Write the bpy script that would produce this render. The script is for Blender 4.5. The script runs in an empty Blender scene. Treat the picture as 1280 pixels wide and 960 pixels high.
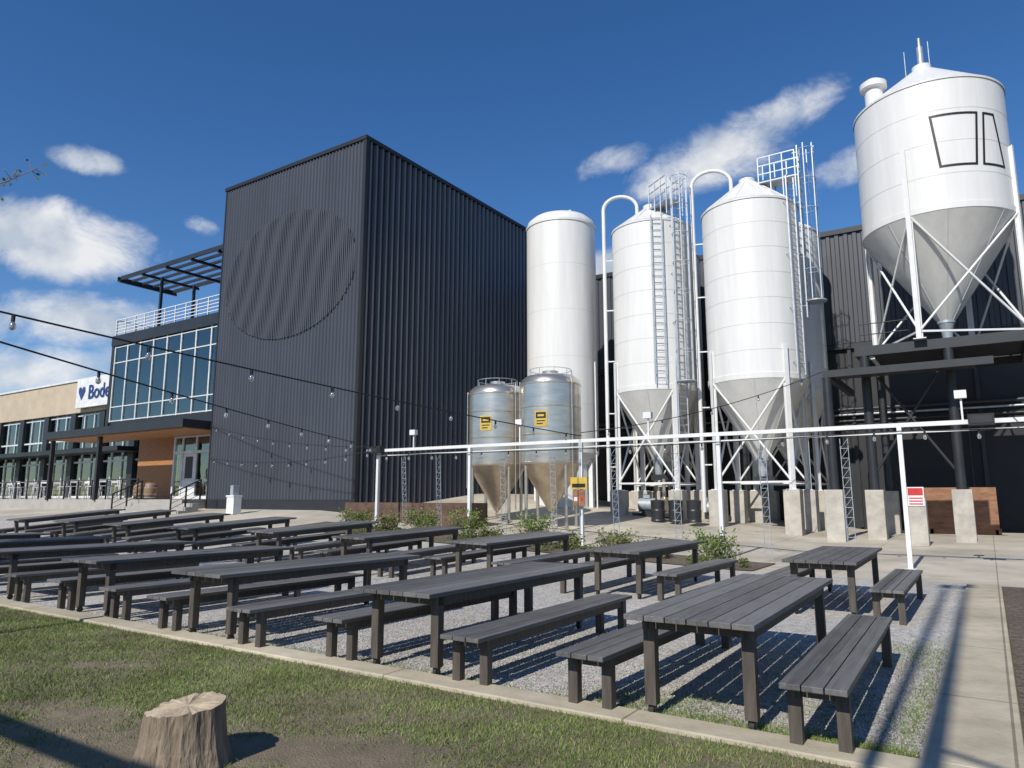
import bpy, math, random
import numpy as np
from mathutils import Vector, Matrix
random.seed(7); rng=np.random.default_rng(7)
rad=math.radians
S=bpy.context.scene
# ------------------------------------------------------------------ terrain
def tz(x,y):
    yy=min(y,30.0); xx=max(x,-24.0)
    z=0.0046*max(0,yy-9)*max(0,-xx-5)
    z+=0.02*min(max(y-20,0),10)
    return z
# ------------------------------------------------------------------ materials
def newmat(name):
    m=bpy.data.materials.new(name); m.use_nodes=True
    nt=m.node_tree; b=nt.nodes["Principled BSDF"]
    return m,nt,b
def mat(name,col,rough=0.6,metal=0.0,var=0.15,scale=3.0,stretch=(1,1,1),bump=0.0,bscale=None,spec=0.5,detail=4,col2=None):
    m,nt,b=newmat(name)
    tc=nt.nodes.new("ShaderNodeTexCoord"); mp=nt.nodes.new("ShaderNodeMapping")
    mp.inputs["Scale"].default_value=stretch
    nt.links.new(tc.outputs["Object"],mp.inputs[0])
    n=nt.nodes.new("ShaderNodeTexNoise"); n.inputs["Scale"].default_value=scale; n.inputs["Detail"].default_value=detail
    n.inputs["Roughness"].default_value=0.65
    nt.links.new(mp.outputs[0],n.inputs["Vector"])
    r=nt.nodes.new("ShaderNodeValToRGB")
    c1=[max(0,c*(1-var)) for c in col]+[1]
    c2=[min(1,c*(1+var)) for c in (col2 or col)]+[1]
    r.color_ramp.elements[0].position=0.3; r.color_ramp.elements[0].color=c1
    r.color_ramp.elements[1].position=0.7; r.color_ramp.elements[1].color=c2
    nt.links.new(n.outputs[0],r.inputs[0]); nt.links.new(r.outputs[0],b.inputs["Base Color"])
    b.inputs["Roughness"].default_value=rough; b.inputs["Metallic"].default_value=metal
    b.inputs["Specular IOR Level"].default_value=spec
    if bump>0:
        n2=nt.nodes.new("ShaderNodeTexNoise"); n2.inputs["Scale"].default_value=bscale or scale*5; n2.inputs["Detail"].default_value=4
        nt.links.new(mp.outputs[0],n2.inputs["Vector"])
        bp=nt.nodes.new("ShaderNodeBump"); bp.inputs["Strength"].default_value=bump; bp.inputs["Distance"].default_value=0.02
        nt.links.new(n2.outputs[0],bp.inputs["Height"]); nt.links.new(bp.outputs[0],b.inputs["Normal"])
    return m
M={}
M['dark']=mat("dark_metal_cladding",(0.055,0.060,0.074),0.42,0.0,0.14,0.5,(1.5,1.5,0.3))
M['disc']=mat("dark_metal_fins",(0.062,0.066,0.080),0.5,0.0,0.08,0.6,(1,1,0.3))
M['dark2']=mat("lightened_metal_cladding_side",(0.105,0.112,0.134),0.33,0.0,0.12,0.6,(1,1,0.3),spec=0.8)  # lighter than the front: bright rib highlights put into the colour
M['black']=mat("black_wall_paint",(0.016,0.017,0.02),0.6,0,0.3,0.8)
M['trim']=mat("black_trim",(0.012,0.013,0.015),0.5)
M['steelblk']=mat("dark_steel",(0.022,0.024,0.028),0.45,0,0.2,2)
M['white']=mat("white_silo_paint",(0.68,0.675,0.655),0.38,0,0.06,1.3,(2.5,2.5,0.22))
M['cone']=mat("shaded_white_cone_paint",(0.66,0.65,0.62),0.45,0,0.07,1.2,(2.5,2.5,0.3))  # same white silo paint, greyed to carry shade on the down-facing cones
M['seam']=mat("silo_seam",(0.56,0.56,0.55),0.5,0,0.06)
M['wsteel']=mat("white_painted_steel",(0.70,0.70,0.69),0.45,0,0.08,2)
M['galv']=mat("galvanised_steel",(0.40,0.44,0.48),0.45,0.4,0.15,4)
M['stain']=mat("stainless_steel",(0.64,0.59,0.52),0.30,0.85,0.14,1.5,(1,1,4))
M['stainc']=mat("stainless_cone",(0.56,0.47,0.36),0.36,0.82,0.2,2)
M['conc']=mat("pier_concrete",(0.42,0.39,0.34),0.85,0,0.22,2.5,(1,1,1),0.3,20)
M['glasswhite']=mat("white_frame",(0.62,0.64,0.64),0.4)
M['tan']=mat("tan_stucco",(0.46,0.38,0.28),0.8,0,0.1,1)
M['wood']=mat("orange_wood_panel",(0.38,0.17,0.06),0.55,0,0.3,3,(1,1,6))
M['barrelw']=mat("oak_barrel",(0.25,0.14,0.07),0.6,0,0.3,3,(6,6,1))
M['ply']=mat("weathered_plywood",(0.26,0.13,0.07),0.75,0,0.4,2,(1,1,3))
M['red']=mat("red_sign_paint",(0.5,0.03,0.03),0.5)
M['signw']=mat("white_sign_paint",(0.66,0.66,0.66),0.5)
M['blue']=mat("blue_letters",(0.02,0.05,0.18),0.5)
M['yellow']=mat("yellow_sign_paint",(0.55,0.38,0.06),0.5)
M['logoblk']=mat("black_logo_paint",(0.012,0.012,0.013),0.5)
M['rubber']=mat("black_rubber",(0.015,0.015,0.015),0.7)
M['corten']=mat("rusty_steel",(0.10,0.06,0.04),0.8,0,0.4,3)
M['bark']=mat("bark",(0.20,0.155,0.11),0.9,0,0.4,4,(6,6,1),0.9,8)
M['barkend']=mat("cut_wood",(0.40,0.32,0.22),0.85,0,0.3,6,(1,1,1),0.5,30)
M['inter']=mat("interior_wall",(0.26,0.24,0.21),0.8)
M['plast']=mat("white_plastic",(0.7,0.7,0.7),0.4)
M['paving']=mat("terrace_paving",(0.35,0.33,0.30),0.85,0,0.12,2)
M['leafd']=mat("tree_leaf",(0.06,0.09,0.025),0.7,0,0.4,5)

def glass_mat():
    m=bpy.data.materials.new("window_glass"); m.use_nodes=True; nt=m.node_tree; nt.nodes.clear()
    o=nt.nodes.new("ShaderNodeOutputMaterial"); mx=nt.nodes.new("ShaderNodeMixShader"); g=nt.nodes.new("ShaderNodeBsdfGlossy"); t=nt.nodes.new("ShaderNodeBsdfTransparent")
    g.inputs["Roughness"].default_value=0.02; g.inputs["Color"].default_value=(0.8,0.88,0.86,1); t.inputs["Color"].default_value=(0.66,0.75,0.69,1)
    fr=nt.nodes.new("ShaderNodeFresnel"); fr.inputs[0].default_value=1.8
    ad=nt.nodes.new("ShaderNodeMath"); ad.operation='ADD'; ad.inputs[1].default_value=0.13; ad.use_clamp=True
    nz=nt.nodes.new("ShaderNodeTexNoise"); nz.inputs["Scale"].default_value=0.5
    bp=nt.nodes.new("ShaderNodeBump"); bp.inputs["Strength"].default_value=0.25; bp.inputs["Distance"].default_value=0.08
    tc=nt.nodes.new("ShaderNodeTexCoord"); nt.links.new(tc.outputs["Object"],nz.inputs["Vector"]); nt.links.new(nz.outputs[0],bp.inputs["Height"]); nt.links.new(bp.outputs[0],g.inputs["Normal"])
    nt.links.new(fr.outputs[0],ad.inputs[0]); nt.links.new(ad.outputs[0],mx.inputs[0]); nt.links.new(t.outputs[0],mx.inputs[1]); nt.links.new(g.outputs[0],mx.inputs[2]); nt.links.new(mx.outputs[0],o.inputs[0])
    return m
M['glass']=glass_mat()
def bulb_mat():
    m,nt,b=newmat("bulb_glass"); b.inputs["Base Color"].default_value=(0.5,0.5,0.48,1); b.inputs["Roughness"].default_value=0.08; b.inputs["Transmission Weight"].default_value=0.7
    return m
M['bulb']=bulb_mat()

def plank_mat(name,pitch,base):
    m,nt,b=newmat(name); L=nt.links; N=nt.nodes
    tc=N.new("ShaderNodeTexCoord"); sp=N.new("ShaderNodeSeparateXYZ"); L.new(tc.outputs["Object"],sp.inputs[0])
    d=N.new("ShaderNodeMath"); d.operation='DIVIDE'; d.inputs[1].default_value=pitch; L.new(sp.outputs[0],d.inputs[0])
    f=N.new("ShaderNodeMath"); f.operation='FLOOR'; L.new(d.outputs[0],f.inputs[0])
    oi=N.new("ShaderNodeObjectInfo"); ad=N.new("ShaderNodeMath"); ad.operation='MULTIPLY_ADD'; ad.inputs[1].default_value=37.0
    L.new(oi.outputs["Random"],ad.inputs[0]); L.new(f.outputs[0],ad.inputs[2])
    wn=N.new("ShaderNodeTexWhiteNoise"); wn.noise_dimensions='1D'; L.new(ad.outputs[0],wn.inputs["W"])
    mp=N.new("ShaderNodeMapping"); mp.inputs["Scale"].default_value=(30,1.5,30); L.new(tc.outputs["Object"],mp.inputs[0]); L.new(oi.outputs["Location"],mp.inputs["Location"])
    n=N.new("ShaderNodeTexNoise"); n.inputs["Scale"].default_value=1.5; n.inputs["Detail"].default_value=6; L.new(mp.outputs[0],n.inputs["Vector"])
    n2=N.new("ShaderNodeTexNoise"); n2.inputs["Scale"].default_value=2.2; n2.inputs["Detail"].default_value=5; L.new(tc.outputs["Object"],n2.inputs["Vector"])
    a=N.new("ShaderNodeMath"); a.operation='MULTIPLY_ADD'; a.inputs[1].default_value=0.6; L.new(wn.outputs[0],a.inputs[0]); L.new(n.outputs[0],a.inputs[2])
    a2=N.new("ShaderNodeMath"); a2.operation='MULTIPLY_ADD'; a2.inputs[1].default_value=0.6; L.new(n2.outputs[0],a2.inputs[0]); L.new(a.outputs[0],a2.inputs[2])
    r=N.new("ShaderNodeValToRGB"); r.color_ramp.elements[0].position=0.5; r.color_ramp.elements[1].position=1.0
    r.color_ramp.elements[0].color=[c*0.62 for c in base]+[1]; r.color_ramp.elements[1].color=[c*1.4 for c in base]+[1]
    dv=N.new("ShaderNodeMath"); dv.operation='MULTIPLY'; dv.inputs[1].default_value=0.70; L.new(a2.outputs[0],dv.inputs[0]); L.new(dv.outputs[0],r.inputs[0]); L.new(r.outputs[0],b.inputs["Base Color"])
    b.inputs["Roughness"].default_value=0.55; b.inputs["Specular IOR Level"].default_value=0.35
    bp=N.new("ShaderNodeBump"); bp.inputs["Strength"].default_value=0.45; bp.inputs["Distance"].default_value=0.004; L.new(n.outputs[0],bp.inputs["Height"]); L.new(bp.outputs[0],b.inputs["Normal"])
    return m
M['plank']=plank_mat("grey_stained_plank",0.163,(0.118,0.116,0.114))
M['post']=mat("dark_stained_post",(0.080,0.066,0.054),0.65,0,0.35,3,(8,8,1),0.3,12)

def ground_mat(name,cols,scale,bumpS,bumpScale,vor=False,joints=0,rough=0.9,lo=.8,hi=1.12):
    m,nt,b=newmat(name); L=nt.links; N=nt.nodes
    tc=N.new("ShaderNodeTexCoord")
    n=N.new("ShaderNodeTexNoise"); n.inputs["Scale"].default_value=scale; n.inputs["Detail"].default_value=7; n.inputs["Roughness"].default_value=0.7; L.new(tc.outputs["Object"],n.inputs["Vector"])
    r=N.new("ShaderNodeValToRGB"); e=r.color_ramp.elements
    e[0].position=0.3; e[0].color=list(cols[0])+[1]; e[1].position=0.7; e[1].color=list(cols[-1])+[1]
    if len(cols)==3:
        q=e.new(0.5); q.color=list(cols[1])+[1]
    L.new(n.outputs[0],r.inputs[0]); out=r.outputs[0]
    n3=N.new("ShaderNodeTexNoise"); n3.inputs["Scale"].default_value=0.35; n3.inputs["Detail"].default_value=5; L.new(tc.outputs["Object"],n3.inputs["Vector"])
    mr=N.new("ShaderNodeMapRange"); mr.inputs[1].default_value=0.3; mr.inputs[2].default_value=0.7; mr.inputs[3].default_value=lo; mr.inputs[4].default_value=hi; L.new(n3.outputs[0],mr.inputs[0])
    mx=N.new("ShaderNodeVectorMath"); mx.operation='SCALE'; L.new(out,mx.inputs[0]); L.new(mr.outputs[0],mx.inputs["Scale"]); out=mx.outputs[0]
    h=None
    if vor:
        v=N.new("ShaderNodeTexVoronoi"); v.inputs["Scale"].default_value=bumpScale; L.new(tc.outputs["Object"],v.inputs["Vector"])
        h=v.outputs["Distance"]
        hs=N.new("ShaderNodeSeparateColor"); L.new(v.outputs["Color"],hs.inputs[0])
        mr2=N.new("ShaderNodeMapRange"); mr2.inputs[3].default_value=0.7; mr2.inputs[4].default_value=1.25; L.new(hs.outputs[0],mr2.inputs[0])
        m2=N.new("ShaderNodeVectorMath"); m2.operation='SCALE'; L.new(out,m2.inputs[0]); L.new(mr2.outputs[0],m2.inputs["Scale"]); out=m2.outputs[0]
    else:
        n2=N.new("ShaderNodeTexNoise"); n2.inputs["Scale"].default_value=bumpScale; n2.inputs["Detail"].default_value=5; L.new(tc.outputs["Object"],n2.inputs["Vector"]); h=n2.outputs[0]
    if joints:
        sp=N.new("ShaderNodeSeparateXYZ"); L.new(tc.outputs["Object"],sp.inputs[0])
        prev=None
        for k in (0,1):
            dd=N.new("ShaderNodeMath"); dd.operation='PINGPONG'; dd.inputs[1].default_value=joints/2; L.new(sp.outputs[k],dd.inputs[0])
            g=N.new("ShaderNodeMath"); g.operation='GREATER_THAN'; g.inputs[1].default_value=0.01; L.new(dd.outputs[0],g.inputs[0])
            if prev:
                mm=N.new("ShaderNodeMath"); mm.operation='MULTIPLY'; L.new(prev,mm.inputs[0]); L.new(g.outputs[0],mm.inputs[1]); prev=mm.outputs[0]
            else: prev=g.outputs[0]
        mr3=N.new("ShaderNodeMapRange"); mr3.inputs[3].default_value=0.5; mr3.inputs[4].default_value=1.0; L.new(prev,mr3.inputs[0])
        m3=N.new("ShaderNodeVectorMath"); m3.operation='SCALE'; L.new(out,m3.inputs[0]); L.new(mr3.outputs[0],m3.inputs["Scale"]); out=m3.outputs[0]
    L.new(out,b.inputs["Base Color"]); b.inputs["Roughness"].default_value=rough; b.inputs["Specular IOR Level"].default_value=0.2
    bp=N.new("ShaderNodeBump"); bp.inputs["Strength"].default_value=bumpS; bp.inputs["Distance"].default_value=0.02; bp.invert=vor
    L.new(h,bp.inputs["Height"]); L.new(bp.outputs[0],b.inputs["Normal"])
    return m
M['gravel']=ground_mat("gravel_ground",[(0.34,0.32,0.295),(0.43,0.41,0.38),(0.51,0.49,0.455)],6,0.55,38,vor=True,lo=.85)
M['lawn']=ground_mat("lawn_soil",[(0.15,0.125,0.085),(0.20,0.165,0.115),(0.26,0.215,0.155)],3.5,0.8,60)
M['mulch']=ground_mat("bark_mulch",[(0.09,0.07,0.055),(0.15,0.12,0.095),(0.21,0.17,0.135)],9,1.0,35,vor=True)
M['soil']=ground_mat("ground_soil",[(0.10,0.09,0.06),(0.13,0.13,0.07),(0.10,0.12,0.05)],0.5,0.5,10)
M['walk']=ground_mat("concrete_paving",[(0.40,0.36,0.29),(0.48,0.435,0.355),(0.54,0.49,0.405)],1.2,0.25,25,joints=3.0,lo=.72,hi=1.12)
M['kerb']=ground_mat("concrete_kerb",[(0.38,0.335,0.25),(0.47,0.415,0.31),(0.54,0.48,0.37)],3,0.3,40,joints=2.4,lo=.75)

def blade_mat(name,c1,c2,c3,lo=0.65,hi=1.3):
    m,nt,b=newmat(name); L=nt.links; N=nt.nodes
    g=N.new("ShaderNodeNewGeometry"); r=N.new("ShaderNodeValToRGB"); e=r.color_ramp.elements
    e[0].color=list(c1)+[1]; e[1].color=list(c3)+[1]; q=e.new(0.6); q.color=list(c2)+[1]
    L.new(g.outputs["Random Per Island"],r.inputs[0])
    tc=N.new("ShaderNodeTexCoord"); n=N.new("ShaderNodeTexNoise"); n.inputs["Scale"].default_value=1.4; n.inputs["Detail"].default_value=5; L.new(tc.outputs["Object"],n.inputs["Vector"])
    mr=N.new("ShaderNodeMapRange"); mr.inputs[1].default_value=0.3; mr.inputs[2].default_value=0.7; mr.inputs[3].default_value=lo; mr.inputs[4].default_value=hi; L.new(n.outputs[0],mr.inputs[0])
    mx=N.new("ShaderNodeVectorMath"); mx.operation='SCALE'; L.new(r.outputs[0],mx.inputs[0]); L.new(mr.outputs[0],mx.inputs["Scale"])
    L.new(mx.outputs[0],b.inputs["Base Color"]); b.inputs["Roughness"].default_value=0.6; b.inputs["Specular IOR Level"].default_value=0.3
    return m
M['blade']=blade_mat("grass_blade",(0.10,0.155,0.035),(0.155,0.225,0.05),(0.29,0.27,0.12),.6,1.25)
M['shrubleaf']=blade_mat("shrub_leaf",(0.06,0.11,0.02),(0.12,0.19,0.035),(0.20,0.24,0.06))
M['shrubdry']=blade_mat("shrub_dry_leaf",(0.11,0.11,0.045),(0.14,0.18,0.05),(0.22,0.19,0.09))
M['stone']=blade_mat("gravel_stone",(0.29,0.275,0.26),(0.42,0.40,0.375),(0.54,0.52,0.49),.9,1.1)
# ------------------------------------------------------------------ mesh builder
class MB:
    def __init__(s): s.v=[];s.f=[];s.m=[];s.sm=[];s.mats=[]
    def mi(s,m):
        m=M[m] if isinstance(m,str) else m
        if m not in s.mats: s.mats.append(m)
        return s.mats.index(m)
    def add(s,vs,fs,m,smooth=False):
        o=len(s.v); i=s.mi(m); s.v+= [tuple(v) for v in vs]
        for f in fs: s.f.append(tuple(o+k for k in f)); s.m.append(i); s.sm.append(smooth)
    def box(s,x0,x1,y0,y1,z0,z1,m):
        s.add([(x0,y0,z0),(x1,y0,z0),(x1,y1,z0),(x0,y1,z0),(x0,y0,z1),(x1,y0,z1),(x1,y1,z1),(x0,y1,z1)],
              [(0,3,2,1),(4,5,6,7),(0,1,5,4),(1,2,6,5),(2,3,7,6),(3,0,4,7)],m)
    def beam(s,p0,p1,w,h,m,up=(0,0,1)):
        p0=Vector(p0);p1=Vector(p1);d=(p1-p0).normalized();u=Vector(up)
        if abs(d.dot(u))>0.98: u=Vector((0,1,0)) if abs(d.y)<0.9 else Vector((1,0,0))
        a=d.cross(u).normalized();b=a.cross(d).normalized(); a*=w/2;b*=h/2
        vs=[p0-a-b,p0+a-b,p0+a+b,p0-a+b,p1-a-b,p1+a-b,p1+a+b,p1-a+b]
        s.add(vs,[(0,3,2,1),(4,5,6,7),(0,1,5,4),(1,2,6,5),(2,3,7,6),(3,0,4,7)],m)
    def tube(s,p0,p1,r,m,n=8,r2=None,caps=True):
        p0=Vector(p0);p1=Vector(p1);d=(p1-p0)
        if d.length<1e-6:return
        d.normalize(); u=Vector((0,0,1)) if abs(d.z)<0.9 else Vector((1,0,0))
        a=d.cross(u).normalized();b=a.cross(d); r2=r if r2 is None else r2
        vs=[];fs=[]
        for k in range(n):
            t=2*math.pi*k/n; q=a*math.cos(t)+b*math.sin(t); vs.append(p0+q*r)
        for k in range(n):
            t=2*math.pi*k/n; q=a*math.cos(t)+b*math.sin(t); vs.append(p1+q*r2)
        for k in range(n): fs.append((k,(k+1)%n,n+(k+1)%n,n+k))
        s.add(vs,fs,m,True)
        if caps: s.add(vs[:n],[tuple(range(n))[::-1]],m); s.add(vs[n:],[tuple(range(n))],m)
    def path(s,pts,r,m,n=8):
        for a,b in zip(pts[:-1],pts[1:]): s.tube(a,b,r,m,n)
    def lathe(s,cx,cy,prof,m,n=64,share=False):
        if share:
            vs=[];fs=[]
            for r,z in prof:
                for k in range(n):
                    t=2*math.pi*k/n; vs.append((cx+r*math.cos(t),cy+r*math.sin(t),z))
            for j in range(len(prof)-1):
                for k in range(n): fs.append((j*n+k,j*n+(k+1)%n,(j+1)*n+(k+1)%n,(j+1)*n+k))
            s.add(vs,fs,m,True)
        else:
            for a,b in zip(prof[:-1],prof[1:]): s.lathe(cx,cy,[a,b],m,n,True)
    def obj(s,name,parent=None,loc=None,bevel=0):
        me=bpy.data.meshes.new(name); me.from_pydata(s.v,[],s.f)
        for m in s.mats: me.materials.append(m)
        me.polygons.foreach_set("material_index",s.m); me.polygons.foreach_set("use_smooth",s.sm); me.update()
        o=bpy.data.objects.new(name,me); S.collection.objects.link(o)
        if parent: o.parent=parent
        if loc: o.location=loc
        if bevel:
            b=o.modifiers.new("bevel",'BEVEL'); b.width=bevel; b.segments=2; b.limit_method='ANGLE'
        return o
def empty(name):
    o=bpy.data.objects.new(name,None); S.collection.objects.link(o); return o
def pol(cx,cy,r,az,z): a=rad(az); return (cx+r*math.sin(a),cy-r*math.cos(a),z)
# ------------------------------------------------------------------ ground sheets
def lines(a,b):
    c=[a]+[float(k) for k in range(-62,45) if a<k<b]+[k for k in (-3000,-800,-200,-100,100,300,1000,3000) if a<k<b]+[b]
    return sorted(set(c))
def sheet(name,x0,x1,y0,y1,dz,m):
    X=lines(x0,x1);Y=lines(y0,y1);mb=MB();vs=[(x,y,tz(x,y)+dz) for y in Y for x in X];fs=[]
    nx=len(X)
    for j in range(len(Y)-1):
        for i in range(nx-1): fs.append((j*nx+i,j*nx+i+1,(j+1)*nx+i+1,(j+1)*nx+i))
    mb.add(vs,fs,m,True); return mb.obj(name)
sheet("ground",-3000,3000,-3000,3000,-0.02,'soil')
sheet("lawn",-60,12,-30,5.1,0.0,'lawn')
sheet("gravel_yard",-60,-0.5,5.4,16.6,0.0,'gravel')
sheet("concrete_walkway",-62,40,16.6,37,0.0,'walk')
sheet("planting_bed",-21,-4.6,16.8,19.0,0.02,'mulch')
sheet("mulch_bed",0.06,12,5.1,16.6,0.0,'mulch')
mb=MB(); mb.box(-60,0.05,5.1,5.4,-0.1,0.035,'kerb'); mb.box(-0.5,0.05,5.4,16.6,-0.1,0.035,'kerb'); mb.obj("concrete_kerb",bevel=0.01)
# grass blades
def blades(name,P,hmin,hmax,m,w=0.007):
    n=len(P); h=rng.uniform(hmin,hmax,n); a=rng.uniform(0,2*np.pi,n); l=rng.normal(0,0.5,(n,2))
    z=np.array([tz(x,y) for x,y in P])
    v=np.zeros((n,3,3)); dx=np.cos(a)*w/2; dy=np.sin(a)*w/2
    v[:,0,0]=P[:,0]-dx; v[:,0,1]=P[:,1]-dy; v[:,1,0]=P[:,0]+dx; v[:,1,1]=P[:,1]+dy
    v[:,2,0]=P[:,0]+l[:,0]*h; v[:,2,1]=P[:,1]+l[:,1]*h; v[:,0,2]=z;v[:,1,2]=z;v[:,2,2]=z+h
    me=bpy.data.meshes.new(name); me.vertices.add(3*n); me.vertices.foreach_set("co",v.ravel())
    me.loops.add(3*n); me.loops.foreach_set("vertex_index",np.arange(3*n,dtype=np.int32))
    me.polygons.add(n); me.polygons.foreach_set("loop_start",np.arange(0,3*n,3,dtype=np.int32)); me.update(calc_edges=True)
    me.materials.append(m); o=bpy.data.objects.new(name,me); S.collection.objects.link(o); return o
def wob(x,y,s=1.0,ph=0): return (np.sin(1.7*s*x+1.3*y*s+ph)+np.sin(-2.3*s*x+2.9*s*y+1.1+ph)+np.sin(4.1*s*x+3.3*s*y+2.2+ph)+np.sin(-6.1*s*x+7.3*s*y+ph))/4
n=330000
P=np.stack([rng.uniform(-15,1.2,n),rng.uniform(1.6,5.13,n)],1)
d=0.72+0.55*wob(P[:,0],P[:,1])+0.25*wob(P[:,0],P[:,1],3.1,.7); d=np.clip(d,0.22,1)
ux,uy=0.8339,0.5519
patches=[(-5.05,2.75,0.7,1.4),(-4.1,3.35,0.72,1.9),(-3.45,3.45,0.6,1.8),(-5.9,3.0,0.35,1.4),(-7.6,3.9,0.3,2.2),(-3.3,3.0,.5,1.6)]
for (bx,by,br,st) in patches:
    ddx=P[:,0]-bx; ddy=P[:,1]-by; a_=ddx*ux+ddy*uy; b_=(-ddx*uy+ddy*ux)*st
    rr=np.hypot(a_,b_)/br+0.30*wob(P[:,0],P[:,1],2.2)+0.2*wob(P[:,0],P[:,1],7.2); d*=np.clip((rr-0.55)*1.1,0.04,1)
P=P[rng.uniform(0,1,n)<d]
blades("lawn_grass",P,0.012,0.036,M['blade'])
P=[]
for (cx,cy,sx,sy,k) in [(-0.95,5.48,0.35,0.1,2600),(-1.8,5.5,0.4,0.1,1800),(-0.75,8.9,0.25,0.5,1100),(-2.7,5.6,0.3,0.2,900),(-0.6,6.5,0.07,1.2,1500),(-6,5.5,2.5,0.07,1800),(-1.2,6.3,0.5,0.5,900),(-3.6,7,0.8,0.8,500),(-2.2,5.9,.3,.2,700)]:
    q=rng.normal(0,1,(k,2))*[sx,sy]+[cx,cy]; P.append(q)
P=np.concatenate(P); P=P[(P[:,1]>5.41)&(P[:,0]<-0.52)]
blades("weed_tufts",P,0.012,0.04,M['blade'],0.008)
# stones
def stones(name,x0,x1,y0,y1,n):
    base=np.array([(1,0,0),(-1,0,0),(0,1,0),(0,-1,0),(0,0,1),(0,0,-0.4)],float)
    fc=np.array([(0,2,4),(2,1,4),(1,3,4),(3,0,4),(2,0,5),(1,2,5),(3,1,5),(0,3,5)])
    s=rng.uniform(0.005,0.016,(n,1,1))*rng.uniform(0.6,1.2,(n,6,1)); v=base[None]*s
    a=rng.uniform(0,6.28,n); c,si=np.cos(a),np.sin(a); x=v[:,:,0]*c[:,None]-v[:,:,1]*si[:,None]; y=v[:,:,0]*si[:,None]+v[:,:,1]*c[:,None]
    px=rng.uniform(x0,x1,n);py=rng.uniform(y0,y1,n); z=v[:,:,2]*0.6+0.003
    V=np.stack([x+px[:,None],y+py[:,None],z],2).reshape(-1,3)
    F=(fc[None]+(np.arange(n)*6)[:,None,None]).reshape(-1,3)
    me=bpy.data.meshes.new(name); me.vertices.add(len(V)); me.vertices.foreach_set("co",V.ravel()); me.loops.add(F.size); me.loops.foreach_set("vertex_index",F.ravel().astype(np.int32))
    me.polygons.add(len(F)); me.polygons.foreach_set("loop_start",np.arange(0,F.size,3,dtype=np.int32)); me.update(calc_edges=True)
    me.materials.append(M['stone']); o=bpy.data.objects.new(name,me); S.collection.objects.link(o)
stones("gravel",-9,-0.52,5.42,9.5,28000)
# ------------------------------------------------------------------ tables and benches
def table_mesh():
    mb=MB(); L=1.72
    for i in range(6):
        x=-0.489+0.163*i; mb.box(x+0.004,x+0.159,-L+random.uniform(-.006,.006),L+random.uniform(-.006,.006),0.737,0.777,'plank')
    for sx in (-1,1):
        mb.box(sx*0.40-0.02,sx*0.40+0.02,-1.52,1.52,0.64,0.7365,'post')
        for sy in (-1,1):
            mb.box(sx*0.375-0.045,sx*0.375+0.045,sy*1.46-0.045,sy*1.46+0.045,0.085,0.736,'post')
            mb.tube((sx*0.375-0.018,sy*1.46,0.04),(sx*0.375+0.018,sy*1.46,0.04),0.04,'rubber',14)
            mb.box(sx*0.375-0.028,sx*0.375-0.022,sy*1.46-0.025,sy*1.46+0.025,0.03,0.084,'steelblk')
            mb.box(sx*0.375+0.022,sx*0.375+0.028,sy*1.46-0.025,sy*1.46+0.025,0.03,0.084,'steelblk')
    for y in (-1.46,-0.5,0.5,1.46): mb.box(-0.378,0.378,y-0.018,y+0.018,0.643,0.7355,'post')
    for y in (-1.46,0,1.46):
        for i in range(6):
            for dx in (.045,.118): x=-0.489+0.163*i+dx; mb.tube((x,y,.7771),(x,y,.7782),.006,'steelblk',6)
    return mb
def bench_mesh():
    mb=MB(); L=1.66
    for i in range(3):
        x=-0.21+0.14*i; mb.box(x+0.004,x+0.136,-L+random.uniform(-.006,.006),L+random.uniform(-.006,.006),0.412,0.45,'plank')
    for sx in (-1,1):
        mb.box(sx*0.15-0.018,sx*0.15+0.018,-1.5,1.5,0.33,0.4115,'post')
        for y in (-1.45,1.45): mb.box(sx*0.15-0.042,sx*0.15+0.042,y-0.042,y+0.042,0.0,0.411,'post')
    for y in (-1.45,0,1.45): mb.box(-0.13,0.13,y-0.018,y+0.018,0.332,0.4105,'post')
    return mb
t0=None;b0=None
def place(kind,x,y):
    global t0,b0
    if kind=='t':
        if t0 is None: t0=table_mesh().obj("picnic_table",bevel=0.004); o=t0
        else:
            o=bpy.data.objects.new("picnic_table",t0.data); S.collection.objects.link(o); b=o.modifiers.new("bevel",'BEVEL'); b.width=0.004;b.segments=1;b.limit_method='ANGLE'
    else:
        if b0 is None: b0=bench_mesh().obj("bench",bevel=0.004); o=b0
        else:
            o=bpy.data.objects.new("bench",b0.data); S.collection.objects.link(o); b=o.modifiers.new("bevel",'BEVEL'); b.width=0.004;b.segments=1;b.limit_method='ANGLE'
    o.location=(x,y,(tz(x,y-1.5)+tz(x,y+1.5))/2)
    o.rotation_euler=(math.atan((tz(x,y+1.5)-tz(x,y-1.5))/3),-math.atan((tz(x+.4,y)-tz(x-.4,y))/.8),rad(random.uniform(-1.3,1.3)+.4))
R1=[-1.95,-4.85,-7.85,-10.85,-13.9,-16.9,-19.9,-22.9]
R2=[-2.1,-5.35,-8.4,-11.3,-14.4,-17.5,-20.6,-23.7,-26.8]
for x in R1:
    j=random.uniform(-.08,.08)
    place('t',x,6.92+j); place('b',x+0.88+random.uniform(-.03,.03),6.82+j+random.uniform(-.1,.1)); place('b',x-0.78+random.uniform(-.03,.03),6.86+j+random.uniform(-.1,.1))
for x in R2:
    j=random.uniform(-.15,.15)
    place('t',x,12.7+j); place('b',x+0.9+random.uniform(-.05,.05),12.6+j+random.uniform(-.15,.15)); place('b',x-0.82+random.uniform(-.05,.05),12.6+j+random.uniform(-.15,.15))
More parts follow.
